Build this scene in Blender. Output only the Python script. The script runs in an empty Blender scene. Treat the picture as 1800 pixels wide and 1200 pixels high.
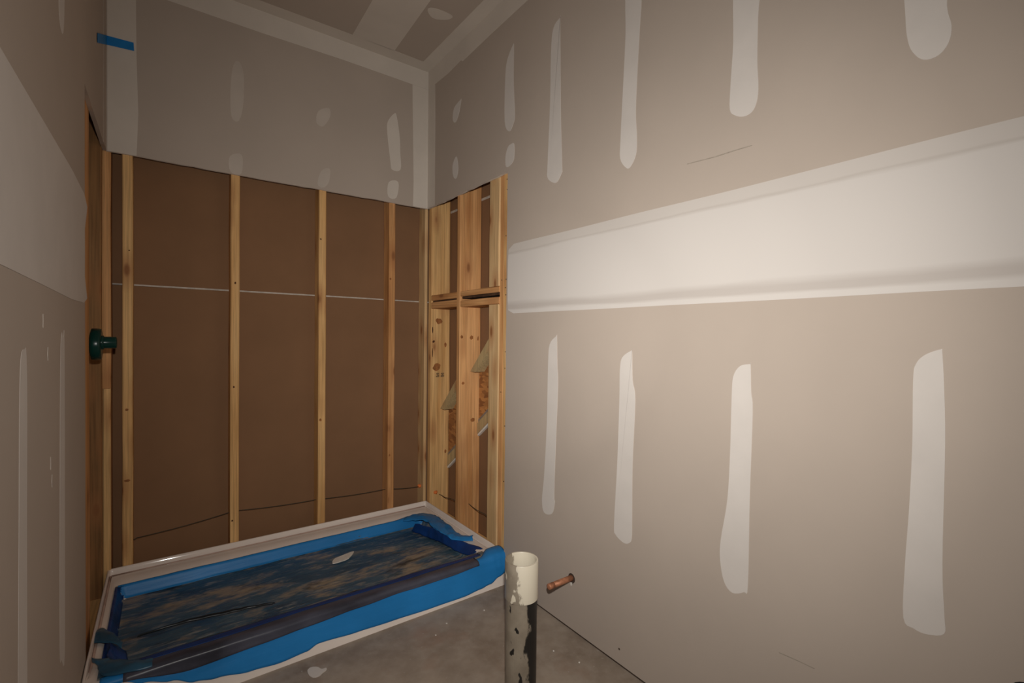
import bpy, bmesh, math, random
from mathutils import Vector, Matrix, noise
random.seed(7)
S = bpy.context.scene
COL = S.collection

# ---------------------------------------------------------------- camera, world, light, exposure
CAM_H = 1.1818
yaw, pitch, roll = 0.63285, -0.01386, 0.01025
fw = Vector((math.sin(yaw)*math.cos(pitch), math.cos(yaw)*math.cos(pitch), math.sin(pitch)))
rt0 = Vector((math.cos(yaw), -math.sin(yaw), 0)); up0 = rt0.cross(fw)
rt = math.cos(roll)*rt0 + math.sin(roll)*up0; up = -math.sin(roll)*rt0 + math.cos(roll)*up0
cd = bpy.data.cameras.new('camera'); cam = bpy.data.objects.new('camera', cd); COL.objects.link(cam)
cd.sensor_width = 36; cd.lens = 834.25/1800*36; cd.clip_start = 0.01
cam.matrix_world = Matrix(((rt.x, up.x, -fw.x, 0), (rt.y, up.y, -fw.y, 0), (rt.z, up.z, -fw.z, CAM_H), (0, 0, 0, 1)))
S.camera = cam

w = bpy.data.worlds.new('world'); S.world = w; w.use_nodes = True
w.node_tree.nodes['Background'].inputs[0].default_value = (0.02, 0.018, 0.016, 1)
w.node_tree.nodes['Background'].inputs[1].default_value = 0.3

def spot(name, loc, target, power, angle, blend, radius, colour):
    d = bpy.data.lights.new(name, 'SPOT'); d.energy = power; d.spot_size = math.radians(angle); d.spot_blend = blend
    d.shadow_soft_size = radius; d.color = colour
    o = bpy.data.objects.new(name, d); COL.objects.link(o); o.location = loc
    o.rotation_euler = (Vector(target)-Vector(loc)).to_track_quat('-Z', 'Y').to_euler()
    return o
# the photographer's flash, just above the lens
fl = spot('flash', (0.03, 0.02, CAM_H+0.14), Vector((0.03, 0.02, CAM_H+0.14)) + fw + 0.045*rt - 0.065*up, 180, 176, 0.1, 0.018, (1.0, 0.962, 0.905))
# beam profile of the flash head: bright middle, fading towards the edge of the lens's field
fl.data.use_nodes = True; lt = fl.data.node_tree; em = lt.nodes['Emission']
tc = lt.nodes.new('ShaderNodeTexCoord'); sx = lt.nodes.new('ShaderNodeSeparateXYZ'); ab = lt.nodes.new('ShaderNodeMath'); ab.operation = 'ABSOLUTE'
rp = lt.nodes.new('ShaderNodeValToRGB'); el = rp.color_ramp.elements
prof = [(0.0, .02), (.26, .035), (.5, .075), (.616, .13), (.707, .225), (.848, .45), (.906, .58), (.961, .74), (1.0, 1.0)]
while len(el) < len(prof): el.new(0.5)
for e_, (p_, v_) in zip(el, prof): e_.position = p_; e_.color = (v_, v_, v_, 1)
lt.links.new(tc.outputs['Normal'], sx.inputs[0]); lt.links.new(sx.outputs['Z'], ab.inputs[0]); lt.links.new(ab.outputs[0], rp.inputs['Fac'])
lt.links.new(rp.outputs['Color'], em.inputs['Strength'])
S.view_settings.view_transform = 'Standard'; S.view_settings.look = 'None'
S.view_settings.gamma = 1.0; S.view_settings.use_curve_mapping = False
S.view_settings.exposure = 0.0

# ---------------------------------------------------------------- room dimensions (metres)
R, L, YB, YE, YEL = 1.319, -0.201, 2.698, 1.847, 2.008
YF = -0.95               # wall behind the photographer
HC, HO = 2.798, 1.957    # ceiling, underside of the board above the shower opening
T = 0.0127               # gypsum board
SR, SL, SB = R+T, L-T, YB+T   # faces of the studs

# ---------------------------------------------------------------- materials
def mat(name):
    m = bpy.data.materials.new(name); m.use_nodes = True
    nt = m.node_tree; b = nt.nodes['Principled BSDF']
    return m, nt, b
def N(nt, t, **k):
    n = nt.nodes.new(t)
    for a, v in k.items():
        if a in ('noise_dimensions', 'operation', 'blend_type', 'data_type', 'feature', 'wave_type', 'bands_direction', 'interpolation_type'): setattr(n, a, v)
    return n
def lk(nt, a, b): nt.links.new(a, b)
def coords(nt, scale=(1, 1, 1), rot=(0, 0, 0), rnd=False):
    tc = N(nt, 'ShaderNodeTexCoord'); mp = N(nt, 'ShaderNodeMapping')
    mp.inputs['Scale'].default_value = scale; mp.inputs['Rotation'].default_value = rot
    src = tc.outputs['Object']
    if rnd:
        oi = N(nt, 'ShaderNodeObjectInfo'); mu = N(nt, 'ShaderNodeMath', operation='MULTIPLY'); mu.inputs[1].default_value = 53
        lk(nt, oi.outputs['Random'], mu.inputs[0])
        va = N(nt, 'ShaderNodeVectorMath', operation='ADD'); lk(nt, src, va.inputs[0]); lk(nt, mu.outputs[0], va.inputs[1]); src = va.outputs[0]
    lk(nt, src, mp.inputs['Vector']); return mp.outputs[0]
def noise_n(nt, vec, scale, detail=4, rough=0.55):
    n = N(nt, 'ShaderNodeTexNoise'); lk(nt, vec, n.inputs['Vector'])
    n.inputs['Scale'].default_value = scale; n.inputs['Detail'].default_value = detail; n.inputs['Roughness'].default_value = rough
    return n.outputs['Fac']
def ramp(nt, fac, stops):
    r = N(nt, 'ShaderNodeValToRGB'); lk(nt, fac, r.inputs['Fac']); e = r.color_ramp.elements
    while len(e) < len(stops): e.new(0.5)
    for i, (p, c) in enumerate(stops):
        e[i].position = p; e[i].color = (c, c, c, 1) if isinstance(c, (int, float)) else (*c, 1)
    return r.outputs['Color']
def mix(nt, fac, a, b, mode='MIX'):
    m = N(nt, 'ShaderNodeMix', data_type='RGBA', blend_type=mode)
    for s, v in (('Factor', fac), ('A', a), ('B', b)):
        i = [q for q in m.inputs if q.name == s and (q.type == 'RGBA' if s != 'Factor' else q.type == 'VALUE')][0]
        if hasattr(v, 'links'): lk(nt, v, i)
        else: i.default_value = v if s == 'Factor' else (*v, 1)
    return [q for q in m.outputs if q.type == 'RGBA'][0]
def bump(nt, b, h, strength=0.2, dist=0.002):
    n = N(nt, 'ShaderNodeBump'); n.inputs['Strength'].default_value = strength; n.inputs['Distance'].default_value = dist
    lk(nt, h, n.inputs['Height']); lk(nt, n.outputs[0], b.inputs['Normal'])
def plain(name, c, rough=0.7, var=0.12, scale=6, metal=0, bumps=0.0):
    m, nt, b = mat(name); v = coords(nt); f = noise_n(nt, v, scale, 5)
    col = ramp(nt, f, [(0.3, tuple(x*(1-var) for x in c)), (0.7, tuple(min(1, x*(1+var)) for x in c))])
    lk(nt, col, b.inputs['Base Color']); b.inputs['Roughness'].default_value = rough; b.inputs['Metallic'].default_value = metal
    b.inputs['Specular IOR Level'].default_value = 0.3
    if bumps: bump(nt, b, noise_n(nt, v, scale*12, 3), bumps)
    return m

M = {}
M['drywall'] = plain('drywall_paper', (0.46, 0.39, 0.332), 0.85, 0.035, 2.2, bumps=0.03)
M['gypsum'] = plain('gypsum_core', (0.74, 0.70, 0.64), 0.9, 0.1, 40, bumps=0.2)
M['mud'] = plain('joint_compound', (0.625, 0.58, 0.54), 0.75, 0.03, 9, bumps=0.03)
M['mud_thin'] = plain('joint_compound_thin', (0.53, 0.465, 0.405), 0.8, 0.07, 7)
M['mud_warm'] = plain('joint_compound_warm', (0.625, 0.565, 0.50), 0.8, 0.04, 5)
M['brown'] = plain('brown_board_paper', (0.235, 0.124, 0.062), 0.85, 0.07, 3)
M['seam'] = plain('board_seam', (0.52, 0.46, 0.40), 0.9, 0.2, 30)
M['bark'] = plain('bark_wane', (0.07, 0.035, 0.018), 0.9, 0.6, 30)
M['acrylic'] = plain('white_acrylic', (0.80, 0.71, 0.645), 0.08, 0.03, 4); 
M['green'] = plain('green_plastic', (0.004, 0.034, 0.027), 0.25, 0.2, 10)
M['copper'] = plain('copper', (0.46, 0.20, 0.11), 0.55, 0.35, 60, metal=0.35)
M['black'] = plain('black_plastic', (0.012, 0.012, 0.012), 0.5, 0.3, 20)
M['cable'] = plain('cable_jacket', (0.06, 0.048, 0.03), 0.6, 0.2, 20)
M['orange'] = plain('orange_foam', (0.75, 0.20, 0.05), 0.8, 0.2, 90, bumps=0.3)
M['white'] = plain('white_chip', (0.72, 0.68, 0.62), 0.8, 0.1, 40)
M['hole'] = plain('dark_cavity', (0.06, 0.04, 0.03), 0.9, 0.3, 20)
M['graphite'] = plain('pencil_grey', (0.33, 0.285, 0.235), 0.9, 0.2, 60)
M['tape'] = plain('blue_tape', (0.01, 0.19, 0.50), 0.55, 0.1, 30)
M['steel'] = plain('galvanised_steel', (0.30, 0.30, 0.30), 0.45, 0.15, 30, metal=0.6)
M['nail'] = plain('nail_head', (0.06, 0.04, 0.03), 0.5, 0.2, 30)

def wood(name, light, dark, knot=(0.13, 0.055, 0.02)):
    m, nt, b = mat(name)
    v = coords(nt, (1, 1, 1), rnd=True)
    def sc(s):
        mp = N(nt, 'ShaderNodeMapping'); mp.inputs['Scale'].default_value = s; lk(nt, v, mp.inputs['Vector']); return mp.outputs[0]
    big = noise_n(nt, sc((9, 9, 0.8)), 1.6, 3)
    fine = noise_n(nt, sc((70, 70, 1.6)), 2.0, 4, 0.6)
    col = ramp(nt, big, [(0.3, dark), (0.62, light)])
    col = mix(nt, 0.55, col, ramp(nt, fine, [(0.32, 0.42), (0.62, 1.0)]), 'MULTIPLY')
    vo = N(nt, 'ShaderNodeTexVoronoi'); lk(nt, sc((11, 11, 4.2)), vo.inputs['Vector']); vo.inputs['Scale'].default_value = 1.0
    k = ramp(nt, vo.outputs['Distance'], [(0.07, 1.0), (0.15, 0.0)])
    col = mix(nt, k, col, knot)
    halo = ramp(nt, vo.outputs['Distance'], [(0.12, 0.6), (0.45, 0.0)])
    col = mix(nt, halo, col, (0.40, 0.17, 0.065))
    lk(nt, col, b.inputs['Base Color']); b.inputs['Roughness'].default_value = 0.7; b.inputs['Specular IOR Level'].default_value = 0.25
    bump(nt, b, fine, 0.15, 0.001)
    return m
M['pine'] = wood('pine', (0.84, 0.52, 0.225), (0.64, 0.345, 0.125))
M['fir'] = wood('reddish_fir', (0.76, 0.41, 0.175), (0.52, 0.235, 0.08))
M['pale'] = wood('pale_spruce', (0.74, 0.50, 0.26), (0.62, 0.39, 0.18))
M['grey_wood'] = wood('weathered_lumber', (0.60, 0.44, 0.22), (0.46, 0.33, 0.17))
M['umber'] = wood('brown_board', (0.36, 0.19, 0.075), (0.22, 0.10, 0.035))

m, nt, b = mat('strand_board'); M['osb'] = m
v = coords(nt, (1, 1, 1)); vo = N(nt, 'ShaderNodeTexVoronoi'); mp = N(nt, 'ShaderNodeMapping'); mp.inputs['Scale'].default_value = (40, 22, 60); lk(nt, v, mp.inputs['Vector'])
lk(nt, mp.outputs[0], vo.inputs['Vector']); vo.inputs['Scale'].default_value = 1.0
lk(nt, mix(nt, ramp(nt, vo.outputs['Color'], [(0.2, 0.0), (0.8, 1.0)]), (0.24, 0.09, 0.025), (0.50, 0.22, 0.065)), b.inputs['Base Color']); b.inputs['Roughness'].default_value = 0.8

# concrete slab
m, nt, b = mat('concrete'); M['concrete'] = m
v = coords(nt)
big = noise_n(nt, v, 3.2, 5, 0.6); mid = noise_n(nt, v, 11, 6, 0.65); fine = noise_n(nt, v, 90, 4)
col = ramp(nt, big, [(0.32, (0.21, 0.16, 0.12)), (0.5, (0.30, 0.245, 0.195)), (0.68, (0.39, 0.32, 0.255))])
col = mix(nt, ramp(nt, mid, [(0.42, 0.0), (0.72, 0.6)]), col, (0.43, 0.37, 0.31))
col = mix(nt, ramp(nt, noise_n(nt, v, 5.3, 3), [(0.56, 0.0), (0.75, 0.55)]), col, (0.28, 0.155, 0.10))
spk = ramp(nt, noise_n(nt, v, 55, 2), [(0.70, 0.0), (0.76, 0.7)])
col = mix(nt, spk, col, (0.42, 0.38, 0.33))
lk(nt, col, b.inputs['Base Color']); b.inputs['Roughness'].default_value = 0.6; bump(nt, b, mid, 0.2, 0.003)

# wide taped joint: three coats, greyer where the last coat thins out
m, nt, b = mat('joint_band'); M['band'] = m
tc = N(nt, 'ShaderNodeTexCoord'); sp = N(nt, 'ShaderNodeSeparateXYZ'); lk(nt, tc.outputs['Object'], sp.inputs[0])
mpn = N(nt, 'ShaderNodeMapping'); mpn.inputs['Scale'].default_value = (1, 1.4, 14); lk(nt, tc.outputs['Object'], mpn.inputs['Vector'])
wob = noise_n(nt, mpn.outputs[0], 2.0, 3)
ad = N(nt, 'ShaderNodeMath', operation='MULTIPLY_ADD'); lk(nt, wob, ad.inputs[0]); ad.inputs[1].default_value = 0.022; lk(nt, sp.outputs['Z'], ad.inputs[2])
mr = N(nt, 'ShaderNodeMapRange'); lk(nt, ad.outputs[0], mr.inputs[0]); mr.inputs[1].default_value = 1.29; mr.inputs[2].default_value = 1.625
A, G, W2 = (0.625, 0.585, 0.55), (0.51, 0.465, 0.43), (0.575, 0.53, 0.49)
col = ramp(nt, mr.outputs[0], [(0.0, A), (0.055, A), (0.085, G), (0.125, G), (0.19, A), (0.84, A), (0.868, (0.52, 0.475, 0.435)), (0.885, W2), (1.0, W2)])
lk(nt, col, b.inputs['Base Color']); b.inputs['Roughness'].default_value = 0.75; b.inputs['Specular IOR Level'].default_value = 0.3

# plastic films
def film(name, c, rough=0.3, var=0.25):
    m, nt, b = mat(name); v = coords(nt, (1, 3, 1)); f = noise_n(nt, v, 4, 5)
    lk(nt, ramp(nt, f, [(0.3, tuple(x*(1-var) for x in c)), (0.7, tuple(x*(1+var) for x in c))]), b.inputs['Base Color'])
    b.inputs['Roughness'].default_value = rough; b.inputs['Specular IOR Level'].default_value = 0.3; bump(nt, b, noise_n(nt, coords(nt, (3, 22, 22)), 3, 3), 0.25, 0.004)
    return m
M['blue'] = film('blue_film', (0.016, 0.20, 0.52), 0.42, 0.12)
M['navy'] = film('blue_film_folded', (0.006, 0.035, 0.15), 0.35, 0.4)
M['teal'] = film('blue_film_thin', (0.03, 0.10, 0.17), 0.3, 0.35)
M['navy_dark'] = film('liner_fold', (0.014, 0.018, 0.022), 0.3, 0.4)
M['liner'] = film('liner_edge', (0.060, 0.062, 0.085), 0.3, 0.6)
m, nt, b = mat('dirty_film'); M['dirty'] = m
rt_ = (0, 0, 0.06)
f1 = noise_n(nt, coords(nt, (1.0, 3.4, 1), rt_), 2.2, 6, 0.62)
f2 = noise_n(nt, coords(nt, (4, 17, 1), (0, 0, 0.12)), 2.2, 6, 0.68)
f3 = noise_n(nt, coords(nt, (1.2, 2.7, 1), (0, 0, 0.1)), 2.5, 6, 0.66)
f4 = noise_n(nt, coords(nt, (1.0, 2.6, 1), (0, 0, 0.3)), 3.1, 5, 0.65)
f5 = noise_n(nt, coords(nt, (2, 9, 1), rt_), 3.3, 5, 0.6)
col = ramp(nt, f1, [(0.30, (0.02, 0.04, 0.07)), (0.45, (0.04, 0.095, 0.15)), (0.56, (0.07, 0.125, 0.17)), (0.70, (0.12, 0.15, 0.17))])
col = mix(nt, ramp(nt, f3, [(0.50, 0.0), (0.60, 0.9)]), col, (0.33, 0.265, 0.19))
col = mix(nt, ramp(nt, f5, [(0.53, 0.0), (0.66, 0.75)]), col, (0.025, 0.075, 0.16))
col = mix(nt, ramp(nt, f2, [(0.54, 0.0), (0.68, 0.7)]), col, (0.34, 0.33, 0.31))
col = mix(nt, ramp(nt, f4, [(0.58, 0.0), (0.68, 0.85)]), col, (0.014, 0.020, 0.018))
lk(nt, col, b.inputs['Base Color']); b.inputs['Roughness'].default_value = 0.2
bump(nt, b, f2, 0.8, 0.008)

# drain pipe: cream coupling and black pipe, both caked with wall texture on the left side
def caked(name, base, thr, side, rough):
    m, nt, b = mat(name); tc = N(nt, 'ShaderNodeTexCoord'); dp = N(nt, 'ShaderNodeVectorMath', operation='DOT_PRODUCT')
    lk(nt, tc.outputs['Object'], dp.inputs[0]); dp.inputs[1].default_value = side
    mp = N(nt, 'ShaderNodeMapping'); mp.inputs['Scale'].default_value = (1, 1, 0.45); lk(nt, tc.outputs['Object'], mp.inputs['Vector'])
    n1 = noise_n(nt, mp.outputs[0], 26, 6, 0.65)
    a = N(nt, 'ShaderNodeMath', operation='MULTIPLY_ADD'); lk(nt, n1, a.inputs[0]); a.inputs[1].default_value = 0.10; lk(nt, dp.outputs['Value'], a.inputs[2])
    f = ramp(nt, a.outputs[0], [(thr, 1.0), (thr+0.004, 0.0)])
    cake = ramp(nt, noise_n(nt, tc.outputs['Object'], 14, 5), [(0.3, (0.20, 0.165, 0.125)), (0.7, (0.31, 0.265, 0.205))])
    pock = ramp(nt, noise_n(nt, mp.outputs[0], 38, 2), [(0.65, 0.0), (0.665, 1.0)])
    cake = mix(nt, pock, cake, base)
    lk(nt, mix(nt, f, base, cake), b.inputs['Base Color']); b.inputs['Roughness'].default_value = rough
    bump(nt, b, f, 0.4, 0.002)
    return m
M['abs'] = caked('black_pipe_caked', (0.012, 0.011, 0.010), 0.068, (0.81, -0.59, 0), 0.45)
M['coupling'] = caked('cream_coupling_caked', (0.66, 0.60, 0.48), 0.094, (0.81, -0.59, 0.16), 0.35)
M['cream'] = plain('cream_plastic', (0.62, 0.56, 0.44), 0.4, 0.05, 20)

# ---------------------------------------------------------------- helpers
def link(name, bm, material, parent=None, loc=(0, 0, 0), rot=(0, 0, 0), smooth=False):
    me = bpy.data.meshes.new(name); bm.normal_update(); bm.to_mesh(me); bm.free()
    for q in (material if isinstance(material, (list, tuple)) else [material]): me.materials.append(q)
    if smooth:
        for p in me.polygons: p.use_smooth = True
    o = bpy.data.objects.new(name, me); COL.objects.link(o); o.location = loc; o.rotation_euler = rot
    if parent: o.parent = parent
    return o
def empty(name, loc):
    o = bpy.data.objects.new(name, None); o.empty_display_size = 0.05; COL.objects.link(o); o.location = loc; return o
def tag(o, label=None, cat=None, group=None, kind=None):
    for k, v in (('label', label), ('category', cat), ('group', group), ('kind', kind)):
        if v: o[k] = v
    return o
def box(sx, sy, sz, bev=0.0015):
    bm = bmesh.new(); bmesh.ops.create_cube(bm, size=1); bmesh.ops.scale(bm, vec=(sx, sy, sz), verts=bm.verts)
    if bev: bmesh.ops.bevel(bm, geom=bm.edges[:], offset=bev, segments=1, affect='EDGES')
    return bm
def slab(name, x, y, z, material, parent=None, bev=0.0015, label=None):
    """a box given by its extents, origin in its middle"""
    o = link(name, box(x[1]-x[0], y[1]-y[0], z[1]-z[0], bev), material, parent, ((x[0]+x[1])/2, (y[0]+y[1])/2, (z[0]+z[1])/2))
    if label: o['label'] = label
    return o
def lumber(name, x, y, z, axis, material, parent, wane=0.0, label=None):
    """a board whose grain runs along the given axis; built along local Z and turned"""
    d = [x[1]-x[0], y[1]-y[0], z[1]-z[0]]; c = ((x[0]+x[1])/2, (y[0]+y[1])/2, (z[0]+z[1])/2)
    if axis == 'Z': s, rot = d, (0, 0, 0)
    elif axis == 'Y': s, rot = (d[0], d[2], d[1]), (math.pi/2, 0, 0)
    else: s, rot = (d[2], d[1], d[0]), (0, math.pi/2, 0)
    bm = bmesh.new(); n = max(2, int(s[2]/0.25)); rnd = random.Random(hash((round(c[0], 3), round(c[1], 3))) & 0xffff)
    rings = []
    for i in range(n+1):
        q = -s[2]/2 + s[2]*i/n; e = 0.004
        jx, jy = (rnd.uniform(-.0012, .0012), rnd.uniform(-.0012, .0012)) if 0 < i < n else (0, 0)
        hx, hy = s[0]/2, s[1]/2
        wv = wane*rnd.uniform(0.2, 1.0)
        rings.append([bm.verts.new((a+jx, b_+jy, q)) for a, b_ in ((-hx+e, -hy), (hx-e-wv, -hy), (hx, -hy+e+wv), (hx, hy-e), (hx-e, hy), (-hx+e, hy), (-hx, hy-e), (-hx, -hy+e))])
    for a, b_ in zip(rings, rings[1:]):
        for k in range(8): bm.faces.new((a[k], a[(k+1) % 8], b_[(k+1) % 8], b_[k]))
    bm.faces.new(rings[0][::-1]); bm.faces.new(rings[-1])
    o = link(name, bm, material, parent, c, rot)
    if label: o['label'] = label
    return o
def catmull(p, n=4):
    q = []
    for i in range(len(p)):
        a, b_, c, d = (Vector(p[(i+k) % len(p)]) for k in (-1, 0, 1, 2))
        for j in range(n):
            t = j/n
            q.append(0.5*((2*b_)+(c-a)*t+(2*a-5*b_+4*c-d)*t*t+(3*b_-a-3*c+d)*t**3))
    return q
def plane_pt(ax, base, u, v):
    return {'X': (base, u, v), 'Y': (u, base, v), 'Z': (u, v, base)}[ax]
def plate(name, ax, base, depth, outline, material, parent, smooth_n=4, edge_mat=None, loc=(0, 0, 0)):
    """flat outline in a plane, pushed out by depth (signed) so that it is a thin solid"""
    pts = catmull(outline, smooth_n) if smooth_n else [Vector(p) for p in outline]
    bm = bmesh.new(); lo = Vector(loc)
    a = [bm.verts.new(Vector(plane_pt(ax, base, p[0], p[1]))-lo) for p in pts]
    b_ = [bm.verts.new(Vector(plane_pt(ax, base+depth, p[0], p[1]))-lo) for p in pts]
    bm.faces.new(a); bm.faces.new(b_[::-1]); n = len(a)
    for i in range(n):
        f = bm.faces.new((a[i], b_[i], b_[(i+1) % n], a[(i+1) % n]))
        if edge_mat: f.material_index = 1
    bmesh.ops.recalc_face_normals(bm, faces=bm.faces)
    bmesh.ops.triangulate(bm, faces=[f for f in bm.faces if len(f.verts) > 4])
    return link(name, bm, [material, edge_mat] if edge_mat else material, parent, lo-parent.location if parent else lo)
def tube(pts, r, seg=8, cap=True):
    bm = bmesh.new(); P = [Vector(p) for p in pts]; rings = []
    for i, p in enumerate(P):
        t = (P[min(i+1, len(P)-1)]-P[max(i-1, 0)]).normalized()
        u = t.orthogonal().normalized() if i == 0 else (u - t*u.dot(t)).normalized()
        v = t.cross(u); rr = r[i] if isinstance(r, (list, tuple)) else r
        rings.append([bm.verts.new(p+rr*(math.cos(2*math.pi*k/seg)*u+math.sin(2*math.pi*k/seg)*v)) for k in range(seg)])
    for a, b_ in zip(rings, rings[1:]):
        for k in range(seg): bm.faces.new((a[k], a[(k+1) % seg], b_[(k+1) % seg], b_[k]))
    if cap: bm.faces.new(rings[0][::-1]); bm.faces.new(rings[-1])
    bmesh.ops.recalc_face_normals(bm, faces=bm.faces)
    return bm
def lathe(profile, seg=48):
    """profile of (r, z), open, spun round Z"""
    bm = bmesh.new(); rings = [[bm.verts.new((r*math.cos(2*math.pi*k/seg), r*math.sin(2*math.pi*k/seg), z)) for k in range(seg)] for r, z in profile]
    for a, b_ in zip(rings, rings[1:]):
        for k in range(seg): bm.faces.new((a[k], a[(k+1) % seg], b_[(k+1) % seg], b_[k]))
    bmesh.ops.recalc_face_normals(bm, faces=bm.faces)
    return bm
def sheet(name, A, B, nu, nv, material, parent, amp=0.003, freq=14, thick=0.0012, bow=0.0, loc=(0, 0, 0)):
    """film stretched between two polylines, rippled, given thickness"""
    def samp(P, t):
        x = t*(len(P)-1); i = min(int(x), len(P)-2); f = x-i
        a, b_, c, d = (Vector(P[max(0, min(len(P)-1, i+k))]) for k in (-1, 0, 1, 2))
        return 0.5*((2*b_)+(c-a)*f+(2*a-5*b_+4*c-d)*f*f+(3*b_-a-3*c+d)*f**3)
    bm = bmesh.new(); G = []
    for i in range(nu+1):
        row = []
        for j in range(nv+1):
            p = samp(A, i/nu).lerp(samp(B, i/nu), j/nv); s = j/nv
            p.z += bow*math.sin(math.pi*s) + amp*abs(noise.noise(p*freq+Vector((3, 7, 1))))
            p.x += 0.5*amp*noise.noise(p*freq*1.7); row.append(bm.verts.new(p-Vector(loc)))
        G.append(row)
    for i in range(nu):
        for j in range(nv): bm.faces.new((G[i][j], G[i+1][j], G[i+1][j+1], G[i][j+1]))
    bmesh.ops.recalc_face_normals(bm, faces=bm.faces)
    o = link(name, bm, material, parent, smooth=True)
    sm = o.modifiers.new('thickness', 'SOLIDIFY'); sm.thickness = thick; sm.offset = 0
    return o
def sst(t):
    t = max(0, min(1, t)); return t*t*(3-2*t)
def jag(a, b_, n, amp):
    """points from a to b (b left out) with a torn edge"""
    a, b_ = Vector(a), Vector(b_); d = (b_-a); nrm = Vector((-d.y, d.x)).normalized()
    return [tuple(a+d*i/n+(nrm*random.uniform(-amp, amp) if i else Vector((0, 0)))) for i in range(n)]

# ---------------------------------------------------------------- floor, ceiling
floor = slab('floor', (L-0.6, R+0.6), (YF-0.1, YB+0.5), (-0.1, 0), M['concrete'], bev=0); tag(floor, kind='structure')
ceil_ = slab('ceiling', (L-0.3, R+0.5), (YF-0.1, YB+0.4), (HC, HC+T), M['drywall'], bev=0); tag(ceil_, kind='structure')

# ---------------------------------------------------------------- right wall: board with the cut-out for the shower
out = [(YF, 0.006), (YE, 0.006)] + jag((YE, 0.006), (YE, HO), 44, 0.0016)[1:] + jag((YE, HO), (YB, HO), 18, 0.002) + [(YB, HO), (YB, HC), (YF, HC)]
wall_r = tag(plate('wall_right', 'X', R, T, out, M['drywall'], None, 0, M['gypsum']), kind='structure')
# left wall: same, its cut-out starts further back
out = [(YF, 0.012), (YEL, 0.012)] + jag((YEL, 0.012), (YEL, HO), 44, 0.0016)[1:] + jag((YEL, HO), (YB, HO), 15, 0.002) + [(YB, HO), (YB, HC), (YF, HC)]
wall_l = tag(plate('wall_left', 'X', L, -T, out, M['drywall'], None, 0, M['drywall']), kind='structure')
# back wall: board only above the opening
out = jag((L, HO), (R, HO), 34, 0.002) + [(R, HO), (R, HC), (L, HC)]
wall_b = tag(plate('wall_back', 'Y', YB, T, out, M['drywall'], None, 0, M['gypsum']), kind='structure')
wall_f = tag(slab('wall_front', (L-T, R+T), (YF-T, YF), (0, HC), M['drywall'], bev=0), kind='structure')

# joint compound over the screws, right wall (y, z outlines)
RIGHT = [
 [(2.298,2.475),(2.372,2.456),(2.386,2.397),(2.356,2.370),(2.318,2.404),(2.294,2.468)],
 [(2.346,2.177),(2.382,2.140),(2.377,2.079),(2.344,2.053),(2.321,2.091),(2.326,2.145)],
 [(1.815,2.539),(1.860,2.487),(1.874,2.404),(1.875,2.205),(1.837,2.145),(1.804,2.171),(1.794,2.212),(1.807,2.375),(1.807,2.525)],
 [(1.822,2.080),(1.796,2.072),(1.798,2.002),(1.835,1.980),(1.862,1.989),(1.864,2.039),(1.845,2.074)],
 [(1.486,2.492),(1.528,2.468),(1.540,2.367),(1.542,2.167),(1.554,1.912),(1.553,1.853),(1.517,1.823),(1.490,1.820),(1.464,1.851),(1.462,1.872),(1.473,2.071),(1.479,2.283),(1.484,2.480)],
 [(1.135,2.399),(1.136,2.251),(1.144,2.074),(1.153,1.883),(1.153,1.817),(1.128,1.779),(1.108,1.774),(1.083,1.811),(1.080,1.872),(1.086,1.962),(1.081,2.106),(1.074,2.237),(1.072,2.364)],
 [(0.735,2.205),(0.738,2.027),(0.744,1.908),(0.745,1.840),(0.730,1.817),(0.704,1.804),(0.680,1.809),(0.667,1.834),(0.664,1.875),(0.668,1.946),(0.668,2.063),(0.668,2.165)],
 [(0.345,2.029),(0.343,1.891),(0.337,1.832),(0.326,1.802),(0.309,1.782),(0.286,1.781),(0.270,1.800),(0.266,1.833),(0.274,1.878),(0.278,1.987)],
 [(1.487,1.178),(1.527,1.143),(1.536,1.059),(1.540,0.803),(1.554,0.578),(1.566,0.471),(1.551,0.420),(1.500,0.431),(1.483,0.486),(1.488,0.518),(1.480,0.762),(1.472,0.979),(1.478,1.062),(1.482,1.174)],
 [(1.091,1.131),(1.130,1.107),(1.141,1.066),(1.142,0.952),(1.148,0.721),(1.159,0.501),(1.151,0.463),(1.113,0.447),(1.088,0.456),(1.078,0.478),(1.078,0.555),(1.079,0.736),(1.071,0.960),(1.084,1.028),(1.088,1.125)],
 [(0.674,1.107),(0.702,1.100),(0.721,1.070),(0.725,1.012),(0.727,0.850),(0.733,0.710),(0.751,0.588),(0.752,0.528),(0.739,0.469),(0.714,0.447),(0.680,0.464),(0.669,0.488),(0.668,0.729),(0.664,0.974),(0.669,1.029),(0.672,1.105)],
 [(0.271,1.161),(0.297,1.148),(0.312,1.127),(0.316,1.092),(0.315,0.953),(0.318,0.812),(0.323,0.687),(0.324,0.567),(0.306,0.551),(0.283,0.550),(0.256,0.565),(0.256,0.604),(0.261,0.711),(0.261,0.963),(0.265,1.088),(0.269,1.156)],
]

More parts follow.
